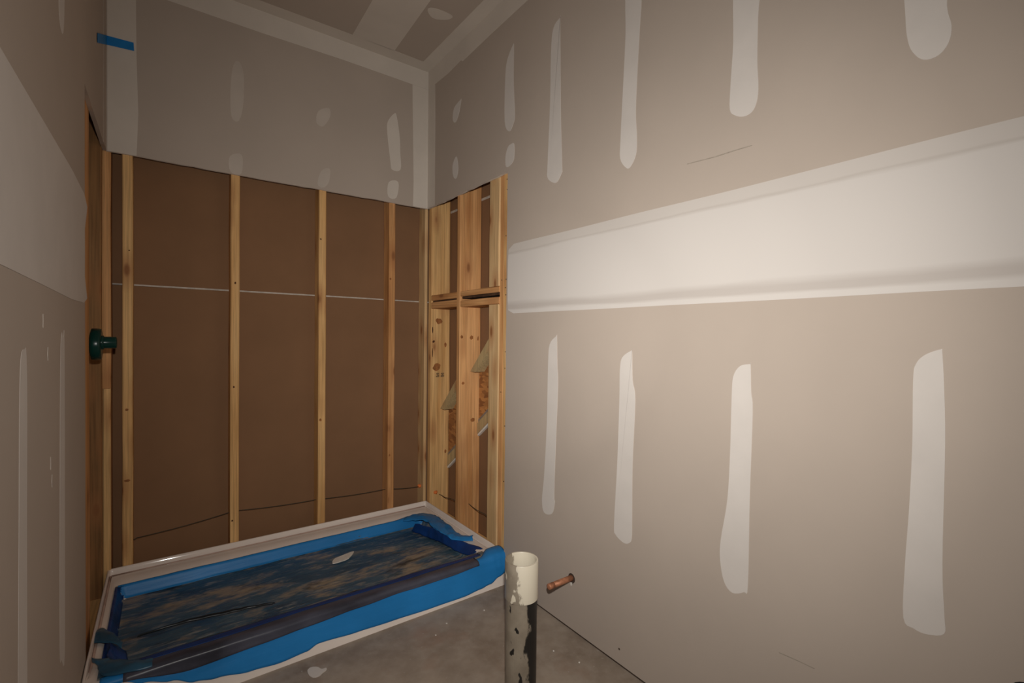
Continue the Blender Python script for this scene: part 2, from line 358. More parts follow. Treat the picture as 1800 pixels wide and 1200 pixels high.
for l in RIGHT: plate('mud_patch', 'X', R, -0.0009, l, M['mud'], wall_r)
bm = bmesh.new(); cols = []
for i in range(61):
    y = 1.836+(YF+.02-1.836)*i/60; e = sst(i/1.5) if i < 3 else 1
    zt_, zb_ = 1.606+0.003*noise.noise(Vector((y*2, 0, 0))), 1.283+0.002*noise.noise(Vector((y*2, 5, 0)))
    if i == 0: zt_, zb_ = 1.585, 1.300
    zs = [zb_+(zt_-zb_)*k/6 for k in range(7)]
    cols.append([bm.verts.new((R-.0012, y-(0.004*(abs(k-3)/3)**3 if i == 0 else 0), q)) for k, q in enumerate(zs)])
for p, q in zip(cols, cols[1:]):
    for k in range(6): bm.faces.new((p[k], q[k], q[k+1], p[k+1]))
bmesh.ops.recalc_face_normals(bm, faces=bm.faces)
g = bmesh.ops.extrude_face_region(bm, geom=bm.faces[:]); bmesh.ops.translate(bm, vec=(0.0012, 0, 0), verts=[v for v in g['geom'] if isinstance(v, bmesh.types.BMVert)])
bmesh.ops.recalc_face_normals(bm, faces=bm.faces)
o = link('joint_band', bm, M['band'], wall_r)
o['label'] = 'broad white taped joint running along the right wall'
plate('corner_tape', 'X', R, -0.001, [(YB-.001, HO+.001), (2.603, HO+.001), (2.605, 2.2), (2.603, 2.45), (2.609, 2.688), (YB-.001, 2.688)], M['mud_warm'], wall_r, 0)
plate('ceiling_tape', 'X', R, -0.001, [(YB-.001, 2.6885), (2.609, 2.6885), (2.45, 2.682), (2.3, 2.690), (2.28, 2.676), (2.0, 2.684), (1.704, 2.687), (0.5, 2.685), (YF+.02, 2.69), (YF+.02, HC-.001), (YB-.001, HC-.001)], M['mud_warm'], wall_r, 0)
for l in ([(0.882, 1.7225), (0.787, 1.7175), (0.731, 1.718), (0.679, 1.7165), (0.679, 1.7145), (0.731, 1.715), (0.787, 1.7145), (0.882, 1.7200)],
          [(0.583, 0.346), (0.540, 0.350), (0.498, 0.352), (0.498, 0.350), (0.540, 0.348), (0.583, 0.344)]):
    plate('scuff_mark', 'X', R, -0.0006, l, M['graphite'], wall_r, 0)
# back wall
BACK = [[(0.273,2.483),(0.261,2.356),(0.266,2.233),(0.298,2.222),(0.317,2.317),(0.317,2.457),(0.297,2.511)],
 [(0.259,2.038),(0.262,1.965),(0.308,1.965),(0.310,2.058)], [(0.671,2.376),(0.660,2.312),(0.695,2.300),(0.731,2.362),(0.725,2.407)],
 [(0.688,2.060),(0.667,1.985),(0.697,1.97),(0.726,2.006),(0.732,2.078)]]
BACK2 = [[(1.099,2.484),(1.059,2.426),(1.056,2.359),(1.076,2.197),(1.088,2.150),(1.140,2.163),(1.137,2.267),(1.133,2.356),(1.114,2.469)],
 [(1.067,2.073),(1.064,1.989),(1.115,1.991),(1.126,2.085)]]
for l in BACK: plate('mud_patch', 'Y', YB, -0.0007, l, M['mud_thin'], wall_b)
for l in BACK2: plate('mud_patch', 'Y', YB, -0.0007, l, M['mud_warm'], wall_b)
plate('corner_tape', 'Y', YB, -0.001, [(R-.001, HO+.001), (1.221, HO+.001), (1.224, 2.1), (1.218, 2.4), (1.212, 2.690), (R-.001, 2.690)], M['mud_warm'], wall_b, 0)
plate('corner_tape', 'Y', YB, -0.001, [(L+.004, HO+.001), (-0.098, HO+.001), (-0.092, 2.15), (-0.098, 2.394), (-0.10, 2.69), (L+.004, 2.69)], M['mud_warm'], wall_b, 0)
plate('ceiling_tape', 'Y', YB, -0.001, [(L+.001, 2.69), (0.4, 2.688), (0.8, 2.694), (1.212, 2.6905), (R-.001, 2.6905), (R-.001, HC-.001), (L+.001, HC-.001)], M['mud_warm'], wall_b, 0)
# left wall
LEFT = [[(1.200,1.147),(1.173,1.136),(1.160,1.051),(1.150,0.788),(1.141,0.527),(1.145,0.40),(1.20,0.38),(1.208,0.483),(1.211,0.820),(1.217,1.044),(1.212,1.140)],
 [(1.603,1.165),(1.568,1.142),(1.549,0.781),(1.543,0.426),(1.568,0.379),(1.613,0.374),(1.619,0.761),(1.621,1.148)],
 [(1.555,2.25),(1.555,2.043),(1.560,1.933),(1.607,1.909),(1.633,1.972),(1.635,2.093),(1.633,2.25)]]
for l in LEFT: plate('mud_patch', 'X', L, 0.0003, l, M['mud'], wall_l)
o = plate('joint_band', 'X', L, 0.0012, [(1.985, 1.607), (1.05, 1.609), (0.2, 1.61), (YF+.02, 1.61), (YF+.02, 1.281), (0.2, 1.281), (1.044, 1.281), (1.976, 1.268), (1.995, 1.35), (1.998, 1.5)], M['mud'], wall_l, 3)
o['label'] = 'broad pale taped joint running along the left wall'
plate('corner_tape', 'X', L, 0.001, [(YB-.001, HO+.001), (2.58, HO+.001), (2.59, 2.4), (2.58, 2.69), (YB-.001, 2.69)], M['drywall'], wall_l, 0)
for y, z, s in ((1.435, 0.888, 1), (1.452, 0.845, -1), (1.36, 1.20, 1), (1.41, 1.13, -1)):
    plate('paper_tear', 'X', L, 0.0004, [(y, z-.012), (y+.001*s, z), (y+.0005, z+.015), (y+.0015, z+.0155), (y+.0035*s, z), (y+.0018, z-.014)], M['white'], wall_l, 0)
# ceiling
plate('ceiling_tape', 'Z', HC, -0.001, [(L, YB-.001), (R-.001, YB-.001), (R-.001, 2.614), (1.0, 2.610), (0.372, 2.619), (L, 2.612)], M['mud_warm'], ceil_, 0)
plate('ceiling_tape', 'Z', HC, -0.001, [(R-.001, 2.613), (R-.001, YF), (1.245, YF), (1.245, 1.2), (1.246, 1.959), (1.241, 2.613)], M['mud_warm'], ceil_, 0)
plate('joint_band', 'Z', HC, -0.001, [(0.823, 2.612), (0.815, 2.28), (0.82, 1.5), (0.82, YF), (1.045, YF), (1.04, 1.5), (1.041, 2.114), (1.062, 2.612)], M['mud_warm'], ceil_, 0)
plate('mud_patch', 'Z', HC, -0.001, [(1.116, 2.225), (1.07, 2.20), (1.06, 2.17), (1.10, 2.15), (1.18, 2.15), (1.175, 2.19)], M['mud_warm'], ceil_)

# ---------------------------------------------------------------- framing of the back wall
SZ0, SZ1 = 0.038, HC-0.04
def seam_strip(nm, ax, base, dep, l, par): plate(nm, ax, base, dep, l, M['seam'], par, 0)
slab('backing_board', (L-0.3, R+0.16), (SB+0.089, SB+0.1017), (0.0, 1.3895), M['brown'], wall_b, bev=0, label='lower brown board seen between the back studs')
slab('backing_board', (L-0.3, R+0.16), (SB+0.089, SB+0.1017), (1.3925, HC), M['brown'], wall_b, bev=0, label='upper brown board seen between the back studs')
plate('board_seam', 'Y', SB+0.089, -0.0015, [(L-0.28, 1.3985), (0.3, 1.3965), (0.9, 1.394), (R+.13, 1.3895), (R+.13, 1.3825), (0.9, 1.387), (0.3, 1.389), (L-0.28, 1.392)], M['seam'], wall_b, 0)
lumber('bottom_plate', (L-0.25, R-.005), (SB, SB+0.0885), (0, 0.038), 'X', M['pine'], wall_b)
back_studs = []
for x0, x1, mt in ((0.265, 0.304, 'pine'), (0.680, 0.719, 'pine'), (1.078, 1.117, 'fir'), (1.311, 1.3315, 'pale'), (-0.149, -0.112, 'pine'), (-0.226, -0.187, 'fir')):
    back_studs.append(lumber('stud', (x0, x1), (SB, SB+0.0885), (SZ0, SZ1), 'Z', M[mt], wall_b))

# ---------------------------------------------------------------- framing of the right wall
D = 0.140
slab('backing_board', (SR+D, SR+D+T), (1.70, SB+0.087), (0.0, 1.9535), M['brown'], wall_r, bev=0, label='lower brown board behind the right studs')
slab('backing_board', (SR+D, SR+D+T), (1.70, SB+0.087), (1.9565, HC), M['brown'], wall_r, bev=0, label='upper brown board behind the right studs')
plate('board_seam', 'X', SR+D, -0.0012, [(1.72, 1.948), (1.72, 1.962), (2.79, 1.961), (2.79, 1.948)], M['seam'], wall_r, 0)
lumber('bottom_plate', (SR, SR+D-.001), (1.2, SB-0.002), (0, 0.038), 'Y', M['pine'], wall_r)
stud_b = lumber('stud', (SR+.003, SR+D-.001), (2.667, 2.708), (SZ0, SZ1), 'Z', M['pine'], wall_r, wane=0.008)
stud_c = lumber('stud', (SR, SR+D-.001), (2.310, 2.348), (SZ0, SZ1), 'Z', M['fir'], wall_r)
lumber('stud', (SR+.005, SR+D-.001), (1.894, 1.931), (SZ0, SZ1), 'Z', M['fir'], wall_r)
lumber('stud', (SR, SR+D-.001), (1.853, 1.892), (SZ0, SZ1), 'Z', M['pine'], wall_r)
lumber('flat_stud', (SR+.001, SR+.039), (1.932, 2.021), (1.423, SZ1), 'Z', M['pale'], wall_r)
lumber('flat_stud', (SR+.001, SR+.039), (1.932, 2.021), (SZ0, 1.333), 'Z', M['pale'], wall_r)
for y0, y1, za, zb, mt in ((2.349, 2.666, 1.387, 1.421, 'fir'), (2.349, 2.666, 1.3375, 1.378, 'fir'), (1.932, 2.309, 1.393, 1.422, 'fir'), (1.932, 2.309, 1.334, 1.370, 'fir')):
    lumber('blocking', (SR+.002, SR+.12), (y0, y1), (za, zb), 'Y', M[mt], wall_r, wane=0.004)
    if za > 1.38:   # barky edge left on the upper block
        lumber('bark_edge', (SR+.008, SR+.11), (y0+.01, y1-.01), (za-.013, za), 'Y', M['bark'], wall_r, wane=0.004)
for y0, z0, ln in ((2.664, 0.715, 0.315), (2.307, 0.972, 0.285)):
    # 45 degree brace inside the bay, its lower end cut level: (y, z) outline
    e = [(y0, z0), (y0-ln, z0+ln), (y0-ln, z0+ln-.055), (y0-.055, z0)]
    plate('brace', 'X', 1.40, 0.062, e, M['grey_wood'], wall_r, 0, loc=(1.40, y0-ln/2, z0+ln/2))
zt = lambda y: 0.413+0.75*(2.682-y)
for ya, yb in ((2.35, 2.664), (2.022, 2.307)):
    plate('sheathing_panel', 'X', SR+D-.001, -0.010, [(yb, zt(yb)), (yb, 0.73+0.71*(2.688-yb)), (ya, 0.73+0.71*(2.688-ya)), (ya, zt(ya))], M['osb'], wall_r, 0)
    plate('stair_stringer', 'X', SR+D-.001, -0.020, [(yb, zt(yb)-.020), (ya, zt(ya)-.020), (ya, zt(ya)-.082), (yb, zt(yb)-.082)], M['grey_wood'], wall_r, 0)
    plate('metal_strip', 'X', SR+D-.001, -0.014, [(yb, zt(yb)), (ya, zt(ya)), (ya, zt(ya)-.020), (yb, zt(yb)-.020)], M['steel'], wall_r, 0)
    plate('white_strip', 'X', SR+D-.001, -0.016, [(yb, zt(yb)-.083), (ya, zt(ya)-.083), (ya, zt(ya)-.095), (yb, zt(yb)-.095)], M['gypsum'], wall_r, 0)
for y, z in ((1.868, 1.93), (1.866, 1.88), (1.872, 1.66), (1.868, 1.45), (1.873, 1.41), (1.87, 1.375), (1.868, 1.10), (1.871, 1.02), (1.868, 0.74), (1.872, 0.47), (1.912, 1.45), (1.911, 0.9)):
    bm = tube([(0, 0, 0), (-0.0022, 0, 0)], 0.0028, 8); link('nail', bm, M['nail'], wall_r, (SR+.001 if y < 1.9 else SR+.006, y, z))

# knots, bark pockets and the smudged two-mark grade stamp on the boards that face the camera
def knot(st, y, x, z, rx, rz, mt='knot'):
    n = 11; o = [(x+rx*math.cos(6.2832*k/n)*random.uniform(.75, 1.1), z+rz*math.sin(6.2832*k/n)*random.uniform(.75, 1.1)) for k in range(n)]
    q = plate('knot', 'Y', y, -0.0006, o, M[mt], None, 2, loc=st.location); q.parent = st; q.location = (0, 0, 0)
M['knot'] = plain('knot_wood', (0.30, 0.115, 0.035), 0.7, 0.3, 50); M['knot_dark'] = plain('bark_pocket', (0.08, 0.03, 0.012), 0.8, 0.4, 60)
for x, z, rx, rz, mt in ((1.388, 1.2639, 0.023, 0.020, 'knot'), (1.352, 1.1359, 0.008, 0.009, 'knot_dark'), (1.4345, 1.1143, 0.008, 0.015, 'knot'), (1.375, 0.9765, 0.028, 0.024, 'knot'), (1.345, 1.2063, 0.004, 0.022, 'knot_dark'), (1.344, 1.0655, 0.003, 0.030, 'knot_dark'), (1.44, 0.44, 0.008, 0.012, 'knot')):
    knot(stud_b, 2.667, x, z, rx, rz, mt)
for x, z, rx, rz, mt in ((1.3445, 1.1675, 0.009, 0.010, 'knot'), (1.4092, 1.1647, 0.012, 0.013, 'knot'), (1.4218, 0.6938, 0.016, 0.012, 'knot'), (1.3559, 0.9086, 0.009, 0.009, 'knot'), (1.3956, 0.3071, 0.014, 0.012, 'knot'), (1.4513, 1.1421, 0.006, 0.032, 'knot'), (1.3912, 1.803, 0.010, 0.008, 'knot')):
    knot(stud_c, 2.310, x, z, rx, rz, mt)
for i, x, z, rx, rz in ((0, 0.2847, 1.4253, 0.004, 0.007), (0, 0.2795, 0.9093, 0.004, 0.006), (0, 0.274, 0.2444, 0.004, 0.005), (1, 0.6895, 1.6928, 0.005, 0.005), (1, 0.692, 0.7057, 0.007, 0.008), (2, 1.0870, 1.5074, 0.006, 0.007), (2, 1.087, 0.8535, 0.006, 0.007), (2, 1.0880, 0.4548, 0.006, 0.007), (4, -0.133, 0.8313, 0.006, 0.006), (4, -0.1246, 1.5392, 0.003, 0.003), (4, -0.1320, 0.5146, 0.012, 0.006)):
    knot(back_studs[i], SB, x, z, rx, rz, 'knot_dark' if rx < 0.006 else 'knot')
M['ink'] = plain('faded_ink', (0.20, 0.12, 0.055), 0.8, 0.4, 120)
for x in (1.3815, 1.4145):
    w2, h = 0.0115, 0.013; zc = 0.926
    o = [(x-w2, zc-h), (x+w2, zc-h), (x+w2, zc+h*.1), (x+w2*.35, zc+h*.1), (x+w2*.35, zc+h*.35), (x+w2, zc+h*.35), (x+w2*.9, zc+h), (x-w2*.6, zc+h), (x-w2, zc+h*.4), (x-w2*.3, zc+h*.2), (x-w2*.3, zc-h*.2), (x-w2, zc-h*.2)]
    q = plate('grade_stamp', 'Y', 2.667, -0.0005, o, M['ink'], None, 0, loc=stud_b.location); q.parent = stud_b; q.location = (0, 0, 0)

# ---------------------------------------------------------------- framing of the left wall
lumber('bottom_plate', (SL-0.0885, SL), (1.5, SB-.002), (0, 0.038), 'Y', M['pine'], wall_l)
lumber('flat_stud', (SL-0.038, SL), (2.106, 2.246), (SZ0, SZ1), 'Z', M['fir'], wall_l)
lumber('stud', (SL-0.0885, SL-.001), (2.0, 2.038), (SZ0, SZ1), 'Z', M['pine'], wall_l)
lumber('stud', (SL-0.0885, SL), (2.655, 2.693), (SZ0, SZ1), 'Z', M['umber'], wall_l)
slab('backing_board', (SL-0.0885-T, SL-0.0885), (1.5, SB+0.087), (0, HC), M['brown'], wall_l, bev=0, label='brown board behind the left studs')
lumber('blocking', (SL-0.0885, SL-0.05), (2.248, 2.654), (1.06, 1.20), 'Y', M['pine'], wall_l)
o = lumber('stud', (-0.2135, -0.187), (SB-.014, SB-.001), (SZ0, 0.93), 'Z', M['pine'], wall_b)
o.name = 'nailing_strip'

# ---------------------------------------------------------------- shower pan
XL, XR, Y0, Y1 = -0.1985, SR-0.002, 1.846, SB-0.002
IL, IR, I0, I1 = -0.160, 1.238, 1.925, 2.566       # inner rim of the basin
def rrect(xl, xr, y0, y1, r, n=5):
    p = []
    for cx, cy, a in ((xr-r, y1-r, 0), (xl+r, y1-r, 90), (xl+r, y0+r, 180), (xr-r, y0+r, 270)):
        for k in range(n+1):
            t = math.radians(a+90*k/n); p.append((cx+r*math.cos(t), cy+r*math.sin(t)))
    # subdivide long sides so that rings stay matched
    q = []
    for i, a in enumerate(p):
        q.append(a); b_ = p[(i+1) % len(p)]
        if i % (n+1) == n:
            for j in (.003, .01, .12, .25, .375, .5, .625, .75, .88, .99, .997): q.append((a[0]+(b_[0]-a[0])*j, a[1]+(b_[1]-a[1])*j))
    return q
pan_t = tag(empty('shower_pan', ((XL+XR)/2, (Y0+Y1)/2, 0)), 'white acrylic shower pan set between open stud walls', 'shower pan')
bm = bmesh.new(); rings = []
def ring(xl, xr, y0, y1, r, zs, zf):
    row = []
    for x, y in rrect(xl, xr, y0, y1, r):
        f = 1.0 if y < y0+0.05 else 0.0
        row.append(bm.verts.new((x-pan_t.location.x, y-pan_t.location.y, zs+(zf-zs)*f)))
    rings.append(row)
ring(XL, XR, Y0-0.034, Y1, 0.004, 0.0, 0.0)
ring(XL, XR, Y0-0.004, Y1, 0.004, 0.132, 0.118)
ring(XL, XR, Y0, Y1, 0.004, 0.1345, 0.127)
ring(XL+.002, XR-.002, Y0+.006, Y1-.002, 0.006, 0.1366, 0.1305)
ring(XL+.005, XR-.006, Y0+.012, Y1-.007, 0.007, 0.1366, 0.1315)
ring(XL+.007, XR-.008, Y0+.018, Y1-.010, 0.008, 0.134, 0.1315)
ring(XL+.0075, XR-.010, Y0+.022, Y1-.013, 0.010, 0.108, 0.1315)
ring(XL+.012, XR-.016, Y0+.026, Y1-.024, 0.011, 0.1055, 0.1312)
ring(XL+.016, XR-.021, Y0+.030, Y1-.030, 0.012, 0.1125, 0.1310)
ring(XL+.022, XR-.029, Y0+.034, Y1-.040, 0.014, 0.1135, 0.1310)
ring(IL-.006, IR+.006, I0-.006, I1+.006, 0.03, 0.108, 0.1285)
ring(IL, IR, I0, I1, 0.03, 0.102, 0.124)
ring(IL+.008, IR-.008, I0+.008, I1-.008, 0.035, 0.075, 0.08)
ring(IL+.022, IR-.022, I0+.022, I1-.022, 0.04, 0.056, 0.056)
ring(IL+.25, IR-.25, I0+.2, I1-.2, 0.1, 0.050, 0.050)
for a, b_ in zip(rings, rings[1:]):
    n = len(a)
    for k in range(n): bm.faces.new((a[k], a[(k+1) % n], b_[(k+1) % n], b_[k]))
bm.faces.new(rings[-1]); bm.faces.new(rings[0][::-1])
bmesh.ops.recalc_face_normals(bm, faces=bm.faces)
o = link('basin', bm, M['acrylic'], pan_t); 
for p in o.data.polygons: p.use_smooth = True
try: o.data.set_sharp_from_angle(angle=math.radians(50))
except Exception: pass

M['pink_line'] = plain('groove_pink', (0.52, 0.37, 0.31), 0.6, 0.15, 20)  # darker line of the rim groove, drawn as a thin pink-brown tube
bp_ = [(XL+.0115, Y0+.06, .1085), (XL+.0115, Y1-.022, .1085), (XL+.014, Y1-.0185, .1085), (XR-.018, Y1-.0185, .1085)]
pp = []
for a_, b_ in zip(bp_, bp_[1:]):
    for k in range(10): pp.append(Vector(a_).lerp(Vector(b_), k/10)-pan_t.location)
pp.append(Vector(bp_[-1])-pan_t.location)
link('groove_line', tube(pp, 0.0042, 8), M['pink_line'], pan_t, smooth=True)['label'] = 'dull pink-brown line in the groove of the rim'

# ---------------------------------------------------------------- protective film in the pan
film_t = tag(empty('protective_film', (0.54, 2.25, 0.055)), 'crumpled blue protective film taped inside the white shower pan', 'plastic film')
FL = tuple(film_t.location)
def pan_h(x, y):
    ds = min(x-IL, IR-x, I1-y); df = y-I0
    zs = 0.056 + (0.104-0.056)*(1-sst(ds/0.026))
    zf = 0.056 + (0.126-0.056)*(1-sst(df/0.026)) if df < 0.03 else 0
    if df < 0: zf = 0.1295+0.002*min(1, -df/0.03)
    return max(zs, zf)
def wr(x, y):
    a = noise.noise(Vector((x*5+y*3, y*26-x*3, 0.3))); b_ = noise.noise(Vector((x*14, y*60, 2.3))); c = noise.noise(Vector((x*3, y*6, 5)))
    return 0.004*max(0, a)+0.003*abs(b_)+0.004*max(0, c)
bm = bmesh.new(); G = []; NX, NY = 200, 96
for i in range(NX+1):
    row = []
    for j in range(NY+1):
        x = IL-.002+(IR-IL+.004)*i/NX; y = 1.862+(I1+.002-1.862)*j/NY
        ed = min(1, min(x-IL+.004, IR-x+.004)/0.03)
        k = sst((y-1.86)/0.05)*0.85+0.15
        row.append(bm.verts.new(Vector((x, y, pan_h(x, y)+0.0025+wr(x, y)*k))-Vector(FL)))
    G.append(row)
for i in range(NX):
    for j in range(NY): bm.faces.new((G[i][j], G[i+1][j], G[i+1][j+1], G[i][j+1]))
bmesh.ops.recalc_face_normals(bm, faces=bm.faces)
o = link('floor_sheet', bm, M['dirty'], film_t, smooth=True); o['label'] = 'dirty wet grey-blue plastic lining the pan floor'
def strip(name, pts, widths, mt, nj=8, lift=0.0065, label=None):
    """blue tape border that follows the pan's inner wall; pts (x, y, nx, ny) with inward normal"""
    bm = bmesh.new(); G = []
    for (x, y, nx, ny), (a, c) in zip(pts, widths):
        row = []
        for j in range(nj+1):
            d = -a+(a+c)*j/nj; px, py = x+nx*d, y+ny*d
            row.append(bm.verts.new(Vector((px, py, pan_h(px, py)+lift+0.002*abs(noise.noise(Vector((px*11, py*40, 1))))))-Vector(FL)))
        G.append(row)
    for p, q in zip(G, G[1:]):
        for j in range(nj): bm.faces.new((p[j], q[j], q[j+1], p[j+1]))
    bmesh.ops.recalc_face_normals(bm, faces=bm.faces)
    o = link(name, bm, mt, film_t, smooth=True); sm = o.modifiers.new('thickness', 'SOLIDIFY'); sm.thickness = 0.001; sm.offset = 0
    if label: o['label'] = label
    return o
n = 90
pts = [(IL+.004+(IR-.004-IL-.004)*i/n, I1, 0, -1) for i in range(n+1)]
strip('border_strip', pts, [(0.006+0.003*noise.noise(Vector((p[0]*6, 0, 0)))+(0.022*sst((p[0]-1.05)/0.12) if p[0] > 1.05 else 0), 0.028+0.004*noise.noise(Vector((p[0]*9, 4, 0)))) for p in pts], M['blue'], label='bright blue strip along the back of the pan')
pts = [(IL, 2.02+(I1-.004-2.02)*i/40, 1, 0) for i in range(41)]
strip('border_strip', pts, [(0.004+0.002*noise.noise(Vector((0, p[1]*9, 0))), 0.024) for p in pts], M['navy'], label='dark blue strip along the left end of the pan')
# front drape over the threshold
HEM = [(-0.16, 0.125), (-0.10, 0.118), (-0.05, 0.098), (0.02, 0.078), (0.08, 0.052), (0.14, 0.040), (0.24, 0.024), (0.33, 0.017), (0.42, 0.022), (0.46, 0.034), (0.60, 0.026), (0.75, 0.020), (0.92, 0.014), (1.08, 0.012), (1.17, 0.018), (1.22, 0.026), (1.27, 0.044), (1.325, 0.058)]
def hem(x):
    for (a, za), (b_, zb) in zip(HEM, HEM[1:]):
        if x <= b_: return za+(zb-za)*sst((x-a)/(b_-a))
    return HEM[-1][1]
bm = bmesh.new(); G = []
for i in range(181):
    x = -0.155+(1.324+0.155)*i/180; zh = hem(x); end = sst((x-1.19)/0.08)
    yi = 1.868+0.006*noise.noise(Vector((x*4, 0, 1)))+0.05*end
    prof = []
    for k in range(5): prof.append((yi+(1.852-yi)*k/4, 0.1345+0.016*end*math.sin(math.pi*(k+0.6)/5.5)))
    prof.append((1.843, 0.130+0.006*end))
    for k in range(1, 13):
        t = k/12; z = 0.124+(zh-0.124)*t
        prof.append((1.8400-0.0275*(1-z/0.118)-0.0015, z))
    row = []
    for k, (y, z) in enumerate(prof):
        rip = 0.0030*abs(noise.noise(Vector((x*5+z*14, z*34, 3))))+0.0035*end*abs(noise.noise(Vector((x*30, z*20, 8))))
        row.append(bm.verts.new(Vector((x, y-rip-0.004*end*(k > 4), z+(rip if k < 5 else 0)))-Vector(FL)))
    G.append(row)
for p, q in zip(G, G[1:]):
    for j in range(len(p)-1): bm.faces.new((p[j], q[j], q[j+1], p[j+1]))
bmesh.ops.recalc_face_normals(bm, faces=bm.faces)
o = link('front_drape', bm, M['blue'], film_t, smooth=True); o['label'] = 'bright blue film hanging over the front edge'
sm = o.modifiers.new('thickness', 'SOLIDIFY'); sm.thickness = 0.0012; sm.offset = 0
# the dirty liner lapping over the outer edge of the threshold, on top of the drape
bm = bmesh.new(); G = []
for i in range(131):
    x = -0.10+(1.17+0.10)*i/130; d = 0.012+0.020*sst((0.75-x)/0.7)+0.004*noise.noise(Vector((x*7, 3, 0)))-0.006*sst((x-1.02)/0.15)
    d *= sst((x+0.12)/0.20)*0.9+0.1
    prof = [(1.895-0.043*k/4, 0.1375) for k in range(5)]+[(1.8405, 0.1345)]+[(1.8355-0.0275*(1-(0.126-d*k/4)/0.118)-0.0015 if 0.126-d*k/4 < 0.118 else 1.8345, 0.126-d*k/4) for k in range(5)]
    row = []
    for k, (y, z) in enumerate(prof):
        rip = 0.0022*abs(noise.noise(Vector((x*6+z*14, (y+z)*60, 3))))
        row.append(bm.verts.new(Vector((x, y-rip-0.003*(k > 4), z+(rip if k < 6 else 0)))-Vector(FL)))
    G.append(row)
for p, q in zip(G, G[1:]):
    for j in range(len(p)-1): bm.faces.new((p[j], q[j], q[j+1], p[j+1]))
bmesh.ops.recalc_face_normals(bm, faces=bm.faces)
o = link('liner_edge', bm, M['liner'], film_t, smooth=True); o['label'] = 'dark blue-grey liner edge lapping over the front threshold'
sm = o.modifiers.new('thickness', 'SOLIDIFY'); sm.thickness = 0.001; sm.offset = 0
# long dark fold across the pan floor
cr = [(-0.081,2.176),(-0.008,2.187),(0.083,2.180),(0.172,2.168),(0.238,2.157),(0.307,2.145),(0.359,2.130)]
o = sheet('floor_fold', [(x, y, 0.066) for x, y in cr], [(x+.01, y+0.004+0.016*math.sin(3.14*i/6)**2, 0.067) for i, (x, y) in enumerate(cr)], 40, 4, M['navy_dark'], film_t, 0.006, 20, bow=0.006, loc=FL)
o['label'] = 'long blackish fold in the liner on the pan floor'
# dark crease along the inner side of the threshold
pts = [(IL+.02+(IR-.05-IL)*i/n, I0, 0, 1) for i in range(n+1)]
strip('folded_strip', pts, [(0.046+0.008*noise.noise(Vector((p[0]*3, 1, 0))), -0.020+0.007*noise.noise(Vector((p[0]*5, 7, 0)))) for p in pts], M['navy'], 6, 0.0075, label='dark blue fold along the threshold')
# loose flaps on the right ledge and the left ledge
o = sheet('loose_flap', [(1.16, 2.59, .110), (1.25, 2.555, .116), (1.283, 2.471, .118), (1.279, 2.324, .118), (1.268, 2.18, .119), (1.311, 2.117, .122)],
      [(1.10, 2.535, .112), (1.187, 2.45, .122), (1.184, 2.317, .125), (1.19, 2.21, .124), (1.205, 2.134, .122), (1.276, 2.066, .122)], 40, 10, M['blue'], film_t, 0.012, 22, bow=0.008, loc=FL)
o = sheet('loose_flap', [(1.13, 2.44, .121), (1.184, 2.317, .124), (1.20, 2.2, .123), (1.225, 2.12, .121), (1.268, 1.955, .125)],
      [(1.115, 2.455, .078), (1.155, 2.367, .070), (1.185, 2.258, .070), (1.20, 2.09, .078), (1.215, 1.965, .10)], 40, 8, M['navy'], film_t, 0.010, 20, loc=FL)
o['label'] = 'dark navy film hanging down the right inner wall'
o = sheet('loose_flap', [(-0.196, 2.19, .124), (-0.180, 2.205, .124), (-0.150, 2.16, .122), (-0.118, 2.10, .110)], [(-0.194, 2.12, .122), (-0.17, 2.10, .124), (-0.14, 2.085, .118), (-0.115, 2.06, .100)], 24, 8, M['teal'], film_t, 0.008, 25, bow=0.006, loc=FL)
o['label'] = 'thin dull blue flap curling over the left ledge'
o = sheet('loose_flap', [(-0.15, 2.10, .121), (-0.145, 2.06, .122), (-0.15, 2.01, .124), (-0.14, 1.96, .130)], [(-0.105, 2.10, .070), (-0.10, 2.05, .068), (-0.11, 2.0, .075), (-0.105, 1.95, .100)], 24, 8, M['navy'], film_t, 0.008, 25, loc=FL)
o = sheet('loose_flap', [(-0.190, 2.01, .130), (-0.165, 1.985, .133), (-0.12, 1.94, .137), (-0.07, 1.90, .139), (-0.03, 1.875, .139)], [(-0.182, 1.985, .130), (-0.165, 1.93, .136), (-0.15, 1.872, .138), (-0.08, 1.842, .137), (-0.03, 1.838, .134)], 30, 8, M['teal'], film_t, 0.008, 25, bow=0.006, loc=FL)
o['label'] = 'thin dull blue flap at the left front corner'

# white scrap lying on the film
o = plate('plaster_scrap', 'Z', pan_h(.7, 2.35)+0.014, 0.004, [(0.655, 2.335), (0.672, 2.375), (0.70, 2.388), (0.765, 2.405), (0.778, 2.398), (0.735, 2.345), (0.70, 2.335)], M['white'], None, 2, loc=(0.71, 2.36, 0.06))
tag(o, 'small white plaster scrap lying on the dirty film in the pan', 'scrap')
